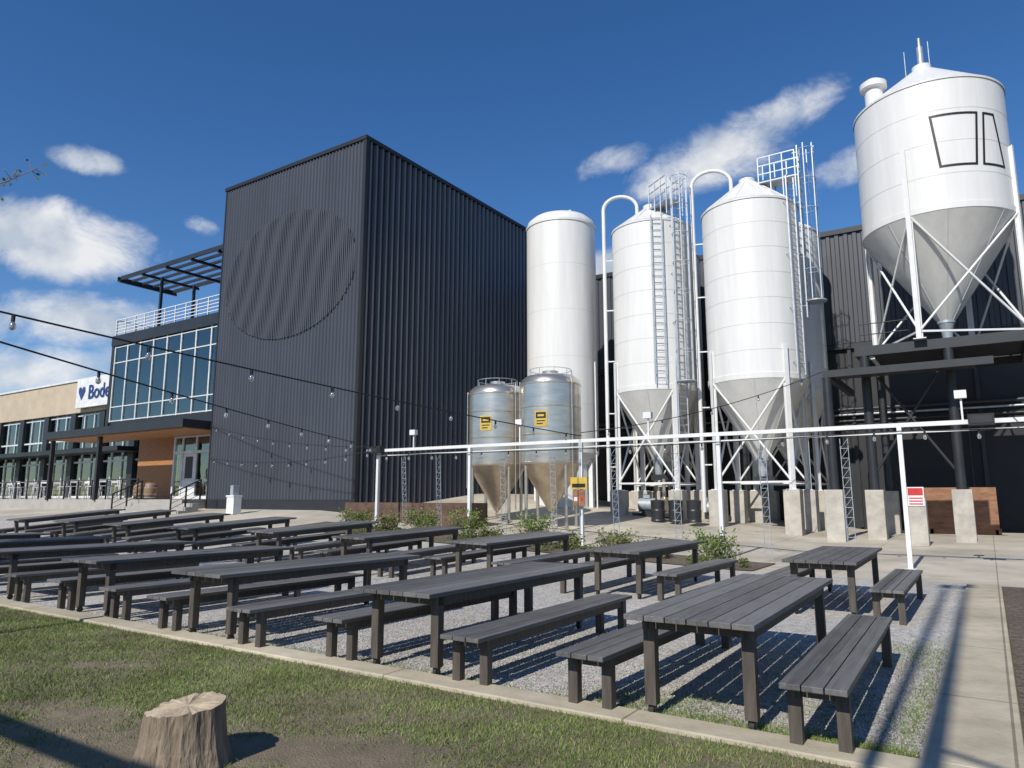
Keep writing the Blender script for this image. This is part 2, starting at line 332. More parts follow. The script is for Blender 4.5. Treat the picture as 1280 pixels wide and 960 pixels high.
# ------------------------------------------------------------------ stump
mb=MB(); n=56; vs=[];fs=[]
prof=[(0.30,-0.03),(0.275,0.04),(0.25,0.12),(0.238,0.2),(0.232,0.28),(0.228,0.345)]
for j,(r,z) in enumerate(prof):
    for k in range(n):
        t=2*math.pi*k/n; rr=r*(1+0.06*math.sin(3*t+1)+0.035*math.sin(8*t)+0.025*math.sin(17*t+j*.3)+random.uniform(-.012,.012)); zz=z+(0.025*math.sin(t+.5)+random.uniform(-.008,.008) if j==5 else 0)
        vs.append((rr*math.cos(t),rr*math.sin(t),zz))
for j in range(5):
    for k in range(n): fs.append((j*n+k,j*n+(k+1)%n,(j+1)*n+(k+1)%n,(j+1)*n+k))
mb.add(vs,fs,'bark')
top=vs[5*n:]; inner=[(x*.6,y*.6,z*.6+.34*.4+random.uniform(-.006,.006)) for x,y,z in top]
mb.add(top+inner+[(0,0,0.342)],[(k,(k+1)%n,n+(k+1)%n,n+k) for k in range(n)]+[(n+k,n+(k+1)%n,2*n) for k in range(n)],'barkend')
mb.obj("tree_stump",loc=(-4.38,2.87,0))
# ------------------------------------------------------------------ main building
B=empty("corrugated_building")
BX0,BX1,BY0,BY1,BT=-32.2,-22.0,21.4,37.0,17.6
mb=MB(); mb.box(BX0+0.05,BX1-0.12,BY0+0.1,BY1,0.5,BT-0.05,'black'); mb.obj("core_walls",B)
def corr(mb,axis,a0,a1,fixed,out,pitch,depth,z0,z1,m,duty=0.5,sl=0.15):
    pts=[];t=a0
    while t<a1-1e-6:
        p=min(pitch,a1-t)
        for (f,d) in ((0,0),(0.5-duty/2-sl/2,0),(0.5-duty/2+sl/2,1),(0.5+duty/2-sl/2,1),(0.5+duty/2+sl/2,0)): pts.append((t+p*f,d*depth))
        t+=pitch
    pts.append((a1,0)); vs=[]
    for (a,d) in pts:
        for z in (z0,z1): vs.append((a,fixed+out*d,z) if axis=='x' else (fixed+out*d,a,z))
    mb.add(vs,[(2*i,2*i+2,2*i+3,2*i+1) for i in range(len(pts)-1)],m)
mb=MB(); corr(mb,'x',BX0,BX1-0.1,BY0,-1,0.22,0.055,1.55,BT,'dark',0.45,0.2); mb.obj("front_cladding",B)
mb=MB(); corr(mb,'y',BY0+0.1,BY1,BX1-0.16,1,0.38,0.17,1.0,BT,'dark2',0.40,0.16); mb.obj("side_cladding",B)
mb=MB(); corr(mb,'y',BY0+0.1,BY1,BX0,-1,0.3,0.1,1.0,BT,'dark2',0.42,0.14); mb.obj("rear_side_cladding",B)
mb=MB()
mb.box(BX1-0.12,BX1+0.04,BY0-0.07,BY0+0.12,1.0,BT+0.02,'trim')
mb.box(BX0-0.1,BX1+0.05,BY0-0.1,BY0+0.25,BT+0.02,BT+0.2,'trim'); mb.box(BX1-0.3,BX1+0.05,BY0+0.25,BY1,BT+0.02,BT+0.2,'trim'); mb.box(BX0-0.1,BX0+0.2,BY0+0.25,BY1,BT+0.02,BT+0.2,'trim')
mb.box(BX0-0.05,BX0+0.05,BY0-0.06,BY0+0.12,1.0,BT+0.02,'trim')
mb.box(BX0-0.03,BX1-0.13,BY0-0.06,BY0+0.05,0.5,1.54,'steelblk')
mb.box(BX1-0.15,BX1+0.02,BY0+0.13,BY1,0.5,0.99,'steelblk')
mb.box(BX0+0.1,BX1-0.2,BY0+0.2,BY1,BT-0.04,BT,'trim')
mb.obj("trim",B)
# circular fin artwork: the ribs inside the disc are finer and gently bent
mb=MB(); cx,cz,rx,rz=-27.1,12.15,4.7,3.1
x=cx-rx+0.04
while x<cx+rx:
    hz=rz*math.sqrt(max(0,1-((x-cx)/rx)**2)); k=max(2,int(2*hz/0.15)); L=[];R=[]
    for i in range(k+1):
        z=cz-hz+2*hz*i/k; ph=2*math.pi*((x-cx)*0.85-(z-cz)*0.30)+0.5*math.sin(1.1*(z-cz)+0.6*(x-cx)); s=0.012*math.sin(ph)
        L.append((x-0.02,BY0-0.057,z)); R.append((x+0.012+s,BY0-0.092,z))
    vs=[]
    for a,b in zip(L,R): vs+= [(a[0],a[1],a[2]),(b[0],b[1],b[2]),(b[0]+0.06,b[1],b[2]),(a[0]+0.105,a[1],a[2])]
    fs=[]
    for i in range(k):
        for q in range(3): fs.append((4*i+q,4*i+q+1,4*i+q+5,4*i+q+4))
    mb.add(vs,fs,'disc'); x+=0.125
mb.obj("fin_roundel",B)
# ------------------------------------------------------------------ rear building behind silos
W=empty("rear_brewhouse")
mb=MB(); mb.box(-21.8,30,37.0,60,0,14.6,'black'); mb.obj("walls",W)
mb=MB(); corr(mb,'x',-21.8,30,36.98,-1,0.4,0.06,9.0,14.5,'dark',0.5,0.1); mb.obj("upper_cladding",W)
mb=MB(); mb.box(-21.9,30.1,36.85,60.1,14.5,14.75,'trim'); mb.box(-21.8,30,36.8,36.98,8.7,8.95,'steelblk')
for x in range(-20,30,5): mb.box(x-0.08,x+0.08,36.86,36.98,0.3,8.7,'steelblk')
mb.obj("trim",W)
mb=MB(); 
for x in (-10.5,5.2): mb.box(x,x+3.2,36.9,36.97,0.6,4.4,'steelblk'); mb.box(x-.1,x+3.3,36.86,36.96,4.41,4.55,'galv')
mb.obj("loading_doors",W)
mb=MB()
for z,r in ((5.2,.07),(5.5,.05),(5.75,.09)): mb.tube((-20.5,36.6,z),(12,36.6,z),r,'steelblk' if r!=.05 else 'galv',10)
for x in (-18,-14,-9.5,-5,-1,3,8): mb.beam((x,36.85,5.0),(x,36.4,5.0),.06,.06,'steelblk'); mb.tube((x+.5,36.6,5.5),(x+.5,36.6,1.0),.04,'steelblk',8)
mb.obj("pipe_run",W)
# plywood panel
mb=MB(); z=tz(1,34)
for i in range(2): mb.box(-2.2+i*1.23,-2.2+1.215+i*1.23,34.0,34.03,z+0.2,z+1.85,'ply')
mb.box(-2.25,0.3,34.035,34.1,z,z+0.25,'ply'); mb.box(-2.1,-2.0,34.035,34.12,z,z+1.8,'ply'); mb.box(0.1,0.2,34.035,34.12,z,z+1.8,'ply'); mb.obj("plywood_barrier")
# ------------------------------------------------------------------ glass wing
G=empty("glass_pavilion")
gy=23.0
mb=MB()
mb.box(-45.5,-32.3,gy+0.1,33,11.3,11.6,'steelblk'); mb.box(-45.5,-32.3,gy,33,5.6,6.25,'steelblk'); mb.box(-45.6,-32.26,gy-0.15,gy+0.1,11.1,11.75,'steelblk')
mb.box(-45.6,-45.3,gy-0.1,33,5.61,11.09,'steelblk'); mb.box(-45.5,-32.3,32.8,33,1.2,11.3,'inter')
mb.obj("frame",G)
mb=MB(); mb.box(-45.28,-32.3,gy,gy+0.02,6.26,11.09,'glass'); mb.obj("upper_glazing",G)
mb=MB(); xs=[-45.25+i*1.44 for i in range(10)]
for x in xs: mb.box(x-0.05,x+0.05,gy-0.06,gy-0.003,6.26,11.09,'glasswhite')
for z in (6.32,7.2,10.0,11.0): mb.box(-45.2,-32.35,gy-0.05,gy-0.008,z-0.03,z+0.03,'glasswhite')
mb.obj("mullions",G)
mb=MB()
for x in (-43,-40,-37,-34): mb.tube((x,26.5,6.25),(x,26.5,11.3),0.14,'glasswhite',12)
for i in range(9):
    for j in range(2): mb.lathe(-44+i*1.4,25+j*2.5,[(0.0,9.6),(0.2,9.55),(0.22,9.3),(0.0,9.3)],'signw',12); mb.tube((-44+i*1.4,25+j*2.5,9.6),(-44+i*1.4,25+j*2.5,11.2),.02,'rubber',5)
mb.box(-45,-33,29.5,29.7,6.3,9.5,'wood')
for i in range(14):
    x=-44.6+i*.85
    for q in range(90):
        c=Vector((x+random.gauss(0,.3),23.6+random.gauss(0,.14),6.3+random.random()*random.uniform(1.2,3.4))); a=Vector((random.gauss(0,1),random.gauss(0,1),random.gauss(0,1))).normalized()*.13; b=a.orthogonal()*.5; mb.add([c-a,c+b,c+a,c-b],[(0,1,2,3)],'shrubleaf')
mb.obj("interior_fitout",G)
mb=MB() # ground floor recess
mb.box(-45.3,-41,25.0,25.2,1.55,5.55,'wood'); mb.box(-41,-38.6,27,27.2,1.55,5.55,'black'); mb.box(-41.1,-41,25.2,27,1.55,5.55,'wood')
mb.box(-38.6,-32.3,25.0,25.2,4.3,5.55,'wood'); mb.box(-45.4,-32.3,gy+0.1,25,5.5,5.59,'wood')
mb.obj("lower_walls",G)
mb=MB() # double door
y=gy+0.3
mb.box(-38.4,-34.0,y,y+0.06,1.6,5.0,'glass')
for x in (-38.4,-37.6,-36.3,-35.05,-34.2): mb.box(x-0.07,x+0.07,y-0.07,y-0.003,1.56,5.1,'glasswhite')
for z in (1.66,4.15,5.05): mb.box(-38.3,-34.1,y-0.065,y-0.005,z-0.08,z+0.08,'glasswhite')
mb.box(-36.2,-35.1,y-0.06,y-0.01,2.5,2.62,'glasswhite'); mb.box(-37.5,-36.4,y-0.06,y-0.01,2.5,2.62,'glasswhite')
mb.box(-37.55,-36.35,y-0.02,y-0.008,1.75,4.05,'signw'); mb.box(-37.3,-36.6,y-0.03,y-0.021,2.7,3.9,'steelblk')
mb.obj("entrance_doors",G)
mb=MB(); mb.box(-46.5,-32.35,19.9,gy-0.16,5.05,5.45,'steelblk'); mb.box(-46.3,-32.4,20.1,gy-0.2,4.99,5.045,'wood')
for x in (-46.2,-40.8): mb.box(x-0.1,x+0.1,20.2,20.4,1.5,4.98,'steelblk')
mb.obj("entrance_canopy",G)
mb=MB() # roof deck rail
for i in range(13): 
    x=-45.4+i*1.08; mb.box(x-0.03,x+0.03,gy-0.05,gy+0.01,11.76,12.8,'wsteel')
for z in (11.95,12.15,12.35,12.55,12.8): mb.box(-45.4,-32.4,gy-0.04,gy,z-0.02,z+0.02,'wsteel')
for i in range(8): y=gy+i*1.2; mb.box(-45.45,-45.4,y,y+.06,11.6,12.8,'wsteel')
mb.beam((-45.43,gy,12.8),(-45.43,32,12.8),.05,.05,'wsteel')
mb.obj("roof_deck_railing",G)
P_=empty("rooftop_pergola"); P_.parent=G
mb=MB()
for i in range(6): y=23.1+i*0.72; mb.beam((-45.6,y,15.65),(-32.4,y,15.65),0.10,0.26 if i in (0,5) else .16,'steelblk')
for i in range(6): x=-45.6+i*2.6; mb.beam((x,23.0,15.45),(x,26.9,15.45),0.12,0.16,'steelblk')
mb.beam((-45.75,22.95,15.6),(-45.75,26.95,15.6),0.1,0.3,'steelblk')
for x in (-42.4,-36.0):
    for y in (24.0,26.2): mb.beam((x,y,11.6),(x,y,15.4),0.15,0.15,'steelblk')
mb.obj("pergola_frame",P_)
# terrace + steps
mb=MB(); mb.box(-62,-32.6,20.3,33,0.3,1.55,'paving')
for i in range(4): mb.box(-36.5,-31.2,20.3-0.34*(4-i),20.3-0.34*(3-i)-0.002,0.3,1.55-0.17*(4-i),'paving')
mb.obj("terrace",bevel=0.01)
mb=MB()
def rail(mb,p0,p1,h=1.05,m='steelblk',step=1.5):
    p0=Vector(p0);p1=Vector(p1);L=(p1-p0).length;n=max(1,int(L/step))
    for i in range(n+1):
        q=p0.lerp(p1,i/n); mb.beam(q,q+Vector((0,0,h)),0.06,0.06,m)
    mb.beam(p0+Vector((0,0,h)),p1+Vector((0,0,h)),0.06,0.05,m); 
    for z in (0.25,0.5,0.75): mb.beam(p0+Vector((0,0,z)),p1+Vector((0,0,z)),0.02,0.02,m)
rail(mb,(-60,20.4,1.55),(-36.8,20.4,1.55)); mb.obj("terrace_railing")
for k,xx in enumerate((-36.4,-31.3)):
    mb=MB(); rail(mb,(xx,18.95,0.87),(xx,20.4,1.55),0.95,step=0.7); mb.obj("stair_handrail")
def barrel(x,y,z):
    mb=MB(); mb.lathe(x,y,[(0.0,z),(0.25,z),(0.31,z+0.25),(0.33,z+0.45),(0.31,z+0.65),(0.25,z+0.9),(0.0,z+0.9)],'barrelw',24,True)
    for zz,r in ((0.1,0.275),(0.28,0.318),(0.62,0.318),(0.8,0.275)): mb.lathe(x,y,[(r+.006,z+zz-.02),(r+.009,z+zz+.02)],'galv',24,True)
    mb.obj("wooden_barrel")
barrel(-38.2,21.9,1.55); barrel(-39.1,21.8,1.55)
def chair(x,y,z,a):
    mb=MB()
    for sx in(-1,1):
        for sy in(-1,1): mb.tube((sx*.2,sy*.2,0),(sx*.17,sy*.17,.75),.018,'plast',6)
    mb.box(-.2,.2,-.2,.2,.74,.78,'plast'); mb.tube((-.17,.18,.76),(-.17,.22,1.1),.018,'plast',6); mb.tube((.17,.18,.76),(.17,.22,1.1),.018,'plast',6); mb.box(-.19,.19,.2,.23,.95,1.12,'plast')
    o=mb.obj("patio_stool",loc=(x,y,z)); o.rotation_euler[2]=a
def ptable(x,y,z):
    mb=MB(); mb.lathe(x,y,[(0,z+1.05),(.4,z+1.05),(.4,z+1.08),(0,z+1.08)],'plast',24); mb.tube((x,y,z),(x,y,z+1.05),.035,'galv'); mb.lathe(x,y,[(.25,z),(.03,z+.05)],'galv',16); mb.obj("patio_table")
for i in range(5):
    x=-42-3.4*i; ptable(x,21.6,1.55)
    for a in range(4): chair(x+0.75*math.cos(a*1.57+.6),21.6+.6*math.sin(a*1.57+.6),1.55,a*1.57+random.uniform(-.5,.5)-.9)
# utility pedestal
mb=MB(); z=tz(-27.5,19.6); mb.box(-27.8,-27.3,19.4,19.8,z,z+0.75,'plast'); mb.box(-27.83,-27.27,19.37,19.83,z+.751,z+.82,'plast'); mb.box(-27.65,-27.45,19.45,19.75,z+.821,z+1.25,'galv'); mb.obj("utility_pedestal",bevel=0.01)
# tan building
T=empty("tan_commercial_building")
mb=MB(); mb.box(-100,-46.5,26.2,45,7.9,10.3,'tan'); mb.box(-100,-46.5,26.6,45,0.5,7.9,'inter'); mb.box(-100.1,-46.4,26.1,45.1,10.3,10.45,'glasswhite'); mb.obj("walls",T)
mb=MB()
for i in range(13): x=-99+i*4.2; mb.box(x-0.35,x+0.35,26.25,26.7,0.5,7.9,'steelblk')
mb.obj("columns",T)
mb=MB()
mb.box(-99,-46.5,26.5,26.55,1.6,7.8,'glass')
for i in range(38): x=-99+i*1.4; mb.box(x-0.05,x+0.05,26.42,26.497,1.6,7.85,'glasswhite')
for z in (1.7,4.2,5.9,7.7): mb.box(-99,-46.5,26.43,26.495,z-0.06,z+0.06,'glasswhite')
mb.obj("windows",T)
mb=MB(); mb.box(-100,-47,24.5,26.1,4.7,5.0,'steelblk'); mb.obj("awning",T)
SG=empty("shop_sign")
mb=MB(); mb.box(-55.9,-48.2,25.8,26.0,8.15,10.25,'signw'); mb.obj("board",SG,bevel=0.02)
def text(body,loc,size,m,parent,rot=(rad(90),0,0),ext=0.02):
    c=bpy.data.curves.new("lettering",'FONT'); c.body=body; c.size=size; c.extrude=ext; c.materials.append(M[m]); c.offset=0.012*size
    o=bpy.data.objects.new("lettering",c); S.collection.objects.link(o); o.location=loc; o.rotation_euler=rot; o.parent=parent; return o
text("Bodega",(-54.1,25.76,8.75),1.45,'blue',SG)
mb=MB(); 
hp=[(0,-0.55),(0.5,0.1),(0.42,0.42),(0.18,0.45),(0,0.25),(-0.18,0.45),(-0.42,0.42),(-0.5,0.1)]
mb.add([(-55.05+a*1.0,25.77,9.25+b*1.0) for a,b in hp],[tuple(range(8))],'blue'); mb.obj("heart_mark",SG)
# low corten planter in front of the side wall
mb=MB(); z=tz(-18,20.6)
mb.box(-21.5,-15.2,20.4,20.46,z-.2,z+0.75,'corten'); mb.box(-21.5,-15.2,21.3,21.36,z-.2,z+0.75,'corten'); mb.box(-21.5,-21.44,20.46,21.3,z-.2,z+.75,'corten'); mb.box(-15.26,-15.2,20.46,21.3,z-.2,z+.75,'corten'); mb.box(-21.44,-15.26,20.46,21.3,z+.5,z+.65,'mulch'); mb.obj("steel_planter")
# ------------------------------------------------------------------ silos
def ladder(mb,cx,cy,r,az,z0,z1,m,cage0=None,cr=0.36):
    a=rad(az); o=Vector((math.sin(a),-math.cos(a),0)); t=Vector((math.cos(a),math.sin(a),0)); c=Vector((cx,cy,0))+o*(r+0.18)
    for s in(-1,1): mb.beam(c+t*0.23*s+Vector((0,0,z0)),c+t*0.23*s+Vector((0,0,z1)),0.05,0.05,m)
    z=z0+0.15
    while z<z1: mb.tube(c-t*0.23+Vector((0,0,z)),c+t*0.23+Vector((0,0,z)),0.016,m,6,caps=False); z+=0.3
    z=z0+.5
    while z<z1: 
        for s in(-1,1): mb.beam(c+t*0.23*s+Vector((0,0,z)),c+t*0.23*s-o*0.2+Vector((0,0,z)),0.03,0.03,m)
        z+=2.2
    if cage0:
        z=cage0
        K=[-60,-30,0,30,60,90,120,150,180,210,240]
        def cp(k,z): return c+o*0.26+(t*math.cos(rad(k))+o*math.sin(rad(k)))*cr+Vector((0,0,z))
        while z<=z1+.01:
            pts=[cp(k,z) for k in K]; mb.path(pts,0.018,m,5); z+=1.3
        for k in (0,60,120,180): mb.beam(cp(k,cage0),cp(k,z1),0.035,0.012,m)
def silo(name,cx,cy,r,eave,apex,junc,bot,legs=(-45,45,135,225),legtop=7.6,zbase=1.95,piers=True,pipe=None,lad=None,lr=1.03,seams=7,ribs=16):
    E=empty(name); zg=tz(cx,cy)
    mb=MB(); mb.lathe(cx,cy,[(r,junc),(r,eave)],'white',72); mb.lathe(cx,cy,[(r+0.03,eave-0.05),(r+0.035,eave+0.03),(r-0.05,eave+0.06)],'white',72)
    mb.lathe(cx,cy,[(r+0.0,eave+0.05),(0.35,apex),(0.34,apex+0.18),(0.0,apex+0.2)],'white',72)
    for i in range(ribs):
        az=i*360/ribs; mb.beam(pol(cx,cy,r,az,eave+0.06),pol(cx,cy,0.36,az,apex+0.01),0.03,0.03,'white')
    for i in range(1,seams): z=junc+(eave-junc)*i/seams; mb.lathe(cx,cy,[(r+0.001,z-0.012),(r+0.006,z-0.01),(r+0.006,z+0.01),(r+0.001,z+0.012)],'seam',72)
    mb.lathe(cx,cy,[(r+0.03,junc-0.1),(r+0.035,junc+0.12),(r,junc+0.14)],'white',72)
    mb.obj("shell",E)
    mb=MB(); mb.lathe(cx,cy,[(0.26,bot),(r+0.02,junc-0.1)],'cone',72)
    for i in range(8): mb.beam(pol(cx,cy,0.28,i*45+10,bot+.02),pol(cx,cy,r+0.025,i*45+10,junc-0.1),0.02,0.02,'seam')
    mb.lathe(cx,cy,[(0.3,bot-0.05),(0.3,bot+.05)],'galv',24); mb.lathe(cx,cy,[(0.0,bot-0.7),(0.16,bot-0.7),(0.2,bot-0.3),(0.28,bot-0.05)],'galv',24)
    mb.box(cx-0.3,cx+0.5,cy-0.2,cy+0.2,bot-0.95,bot-0.71,'steelblk')
    mb.obj("hopper",E)
    mb=MB(); R=r*lr
    for az in legs:
        a=rad(az); o=Vector((math.sin(a),-math.cos(a),0)); c=Vector((cx,cy,0))+o*R
        for s in (-1,1): mb.beam(c+o*0.075*s+Vector((0,0,zbase)),c+o*0.075*s+Vector((0,0,legtop)),0.17,0.025,'wsteel',up=o)
        mb.beam(c+Vector((0,0,zbase)),c+Vector((0,0,legtop)),0.02,0.13,'wsteel',up=o)
        mb.box(c.x-.2,c.x+.2,c.y-.2,c.y+.2,zbase-.001,zbase+.03,'wsteel')
    n=len(legs)
    for i in range(n):
        a0=legs[i];a1=legs[(i+1)%n]; zz0=zbase+0.3; zz1=junc-0.1
        mb.tube(pol(cx,cy,R,a0,zz0),pol(cx,cy,R,a1,zz1),0.045,'wsteel',6); mb.tube(pol(cx,cy,R,a1,zz0),pol(cx,cy,R,a0,zz1),0.045,'wsteel',6)
        mb.beam(pol(cx,cy,R,a0,zbase+.3),pol(cx,cy,R,a1,zbase+.3),0.07,0.07,'wsteel')
    mb.obj("legs_and_bracing",E)
    if piers:
        mb=MB()
        for az in legs:
            x,y,_=pol(cx,cy,R,az,0); mb.box(x-.3,x+.3,y-.3,y+.3,tz(x,y)-.1,zbase-0.002,'conc')
        mb.obj("piers",E,bevel=0.02)
    if pipe is not None:
        mb=MB(); zt=apex+0.15
        R0=r+0.38; rr=R0*0.36; ctr=R0-rr
        pts=[pol(cx,cy,R0,pipe,zg+0.6),pol(cx,cy,R0,pipe,zt)]
        for k in range(1,13):
            a=math.pi*k/12*0.95; pts.append(pol(cx,cy,ctr+rr*math.cos(a),pipe,zt+rr*0.8*math.sin(a)))
        e=Vector(pts[-1]); pts.append((e.x,e.y,apex-0.35)); mb.path(pts,0.085,'wsteel',10)
        z=3
        while z<eave: mb.beam(pol(cx,cy,r,pipe,z),pol(cx,cy,R0,pipe,z),0.05,0.05,'wsteel'); z+=2.4
        mb.obj("fill_pipe",E)
    if lad:
        mb=MB()
        for (az,z0,z1,c0) in lad: ladder(mb,cx,cy,r,az,z0,z1,'galv',c0)
        az,_,_,c0=lad[0]; p=Vector(pol(cx,cy,r*0.3,az,0)); q=Vector(pol(cx,cy,r+0.1,az,0)); t=Vector((math.cos(rad(az)),math.sin(rad(az)),0))*0.42
        zt=apex+0.0
        mb.beam(Vector((p.x,p.y,zt-.25)),Vector((q.x,q.y,zt-.25)),0.84,0.05,'galv')
        for s in (-1,1):
            for k in range(4):
                m=p.lerp(q,k/3)+t*s; mb.beam((m.x,m.y,eave+.2),(m.x,m.y,zt+0.85),0.045,0.045,'galv')
            for z in (0.1,0.48,0.85): a=p+t*s;b=q+t*s; mb.beam((a.x,a.y,zt+z),(b.x,b.y,zt+z),0.04,0.04,'galv')
        o=Vector((math.sin(rad(az)),-math.cos(rad(az)),0)); cc=Vector((cx,cy,0))+o*(r+.5)
        mb.lathe(cc.x,cc.y,[(0.0,c0-.05),(0.42,c0-.05),(0.42,c0+.0),(0,c0+.0)],'galv',20)
        mb.obj("ladder_and_cage",E)
    return E
silo("grain_silo",-12.07,30,1.82,13.8,14.95,6.3,3.35,pipe=-68,lad=[(55,4.2,15.7,6.5),(28,6.4,13.9,None)])
silo("grain_silo",-7.6,30,1.97,13.7,15.1,6.35,3.2,pipe=-74,lad=[(90,8.8,16.2,9.5),(64,6.4,14.6,None)])
silo("grain_silo",-13.2,34.4,1.8,13.9,14.95,6.3,3.35)
silo("grain_silo",-7.4,34.4,1.8,13.9,14.95,6.3,3.35)
# platform silo
px,py,pr=-0.78,31.0,2.58
E=silo("elevated_malt_silo",px,py,pr,16.75,18.55,11.85,8.2,legs=(-17,73,163,253),legtop=14.3,zbase=7.17,piers=False,seams=4,ribs=0,lr=1.02)
mb=MB() # logo
def surf(az,z): return pol(px,py,pr+0.012,az,z)
def stroke(a,b,w=0.085):
    n=8; pts=[(a[0]+(b[0]-a[0])*i/n,a[1]+(b[1]-a[1])*i/n) for i in range(n+1)]
    d=(math.radians(b[0]-a[0])*pr,b[1]-a[1]); l=math.hypot(*d); nx=-d[1]/l*w/2; nz=d[0]/l*w/2; ex=d[0]/l*w/2;ez=d[1]/l*w/2
    vs=[]
    for i,(az,z) in enumerate(pts):
        k=(-1 if i==0 else 1 if i==n else 0)
        for s in(-1,1): vs.append(surf(az+math.degrees((nx*s+k*ex)/pr),z+nz*s+k*ez))
    mb.add(vs,[(2*i,2*i+1,2*i+3,2*i+2) for i in range(n)],'logoblk')
for quad in ([(4,15.3),(38,15.3),(34,13.35),(8,13.35)],[(44,15.3),(54,15.3),(61,13.35),(40,13.35)]):
    for i in range(4): stroke(quad[i],quad[(i+1)%4])
mb.obj("glass_logo",E)
mb=MB() # roof fittings
vx,vy,_=pol(px,py,1.8,-72,0)
mb.lathe(vx,vy,[(0.34,16.8),(0.34,18.0)],'white',24); mb.lathe(vx,vy,[(0.34,18.0),(0.5,18.05),(0.5,18.27),(0.3,18.42),(0,18.45)],'white',24)
mb.tube((px,py,18.6),(px,py,19.6),0.12,'galv',12); mb.tube((px,py,19.6),(px,py,20.0),0.06,'galv',8)
mb.tube((px-0.55,py,18.2),(px-0.55,py,19.6),0.02,'galv',6); mb.tube((px+0.3,py-.1,18.3),(px+0.3,py-.1,19.7),0.022,'galv',6)
mb.obj("roof_vents",E)
mb=MB()
mb.box(-3.7,3.4,28.6,28.85,6.8,7.16,'steelblk'); mb.box(-3.7,3.4,33.3,33.55,6.8,7.16,'steelblk')
for x in (-3.7,-0.9,1.5,3.2): mb.box(x,x+.2,28.851,33.3,6.82,7.15,'steelblk')
mb.box(-3.3,3.15,28.9,33.2,7.1,7.165,'steelblk')
mb.box(-4.6,0.5,27.2,27.4,5.9,6.15,'steelblk'); mb.box(-4.6,-4.4,27.4,33,5.9,6.15,'steelblk'); mb.box(-4.6,-0.0,27.4,28.59,6.0,6.08,'steelblk')
cols=[(-3.4,28.75),(-0.75,28.75),(2.9,28.75),(-3.4,33.4),(2.9,33.4),(-4.5,27.3)]
for (x,y) in cols: mb.tube((x,y,1.9),(x,y,6.8 if (x,y)!=(-4.5,27.3) else 5.9),0.16,'steelblk',14)
mb.tube((-3.4,28.75,2.4),(-0.75,28.75,6.6),0.05,'steelblk',8); mb.tube((-0.75,28.75,2.4),(-3.4,28.75,6.6),0.05,'steelblk',8)
for z in (7.6,8.0): mb.tube((-3.5,28.7,z),(-1.9,28.7,z),0.02,'steelblk',6)
mb.obj("support_platform",E)
mb=MB()
for (x,y) in cols: mb.box(x-.3,x+.3,y-.3,y+.3,tz(x,y)-.1,1.92,'conc')
mb.obj("piers",E,bevel=0.02)
# tall tank without legs
E=empty("white_liquid_tank"); ax,ay,ar=-16.9,30,1.72
mb=MB(); prof=[(0.0,2.85),(0.9,2.95),(1.45,3.2),(ar,3.7)]; mb.lathe(ax,ay,prof,'white',72,True); mb.lathe(ax,ay,[(ar,3.7),(ar,15.0)],'white',72)
mb.lathe(ax,ay,[(ar,15.0),(1.66,15.25),(1.4,15.48),(0.9,15.64),(0.3,15.72),(0,15.73)],'white',72,True); mb.lathe(ax,ay,[(ar+.002,14.9),(ar+.04,14.9),(ar+.04,15.02),(ar+.002,15.02)],'white',72)
mb.tube((ax,ay,15.7),(ax,ay,16.0),0.12,'wsteel',12); mb.tube((ax+.1,ay,15.93),(ax+.6,ay,15.93),0.03,'wsteel',8)
for i in range(1,5): z=3.7+11.3*i/5; mb.lathe(ax,ay,[(ar+.001,z-.012),(ar+.004,z),(ar+.001,z+.012)],'seam',72)
mb.obj("vessel",E)
mb=MB(); mb.lathe(ax,ay,[(1.35,0.9),(1.35,3.15)],'white',48)
for az in (0,90,180,270): x,y,_=pol(ax,ay,1.5,az,0); mb.box(x-.1,x+.1,y-.1,y+.1,0.7,3.4,'wsteel')
mb.tube(pol(ax,ay,ar+.15,85,1.0),pol(ax,ay,ar+.15,85,8),0.035,'wsteel',8)
mb.obj("skirt_and_pipes",E)
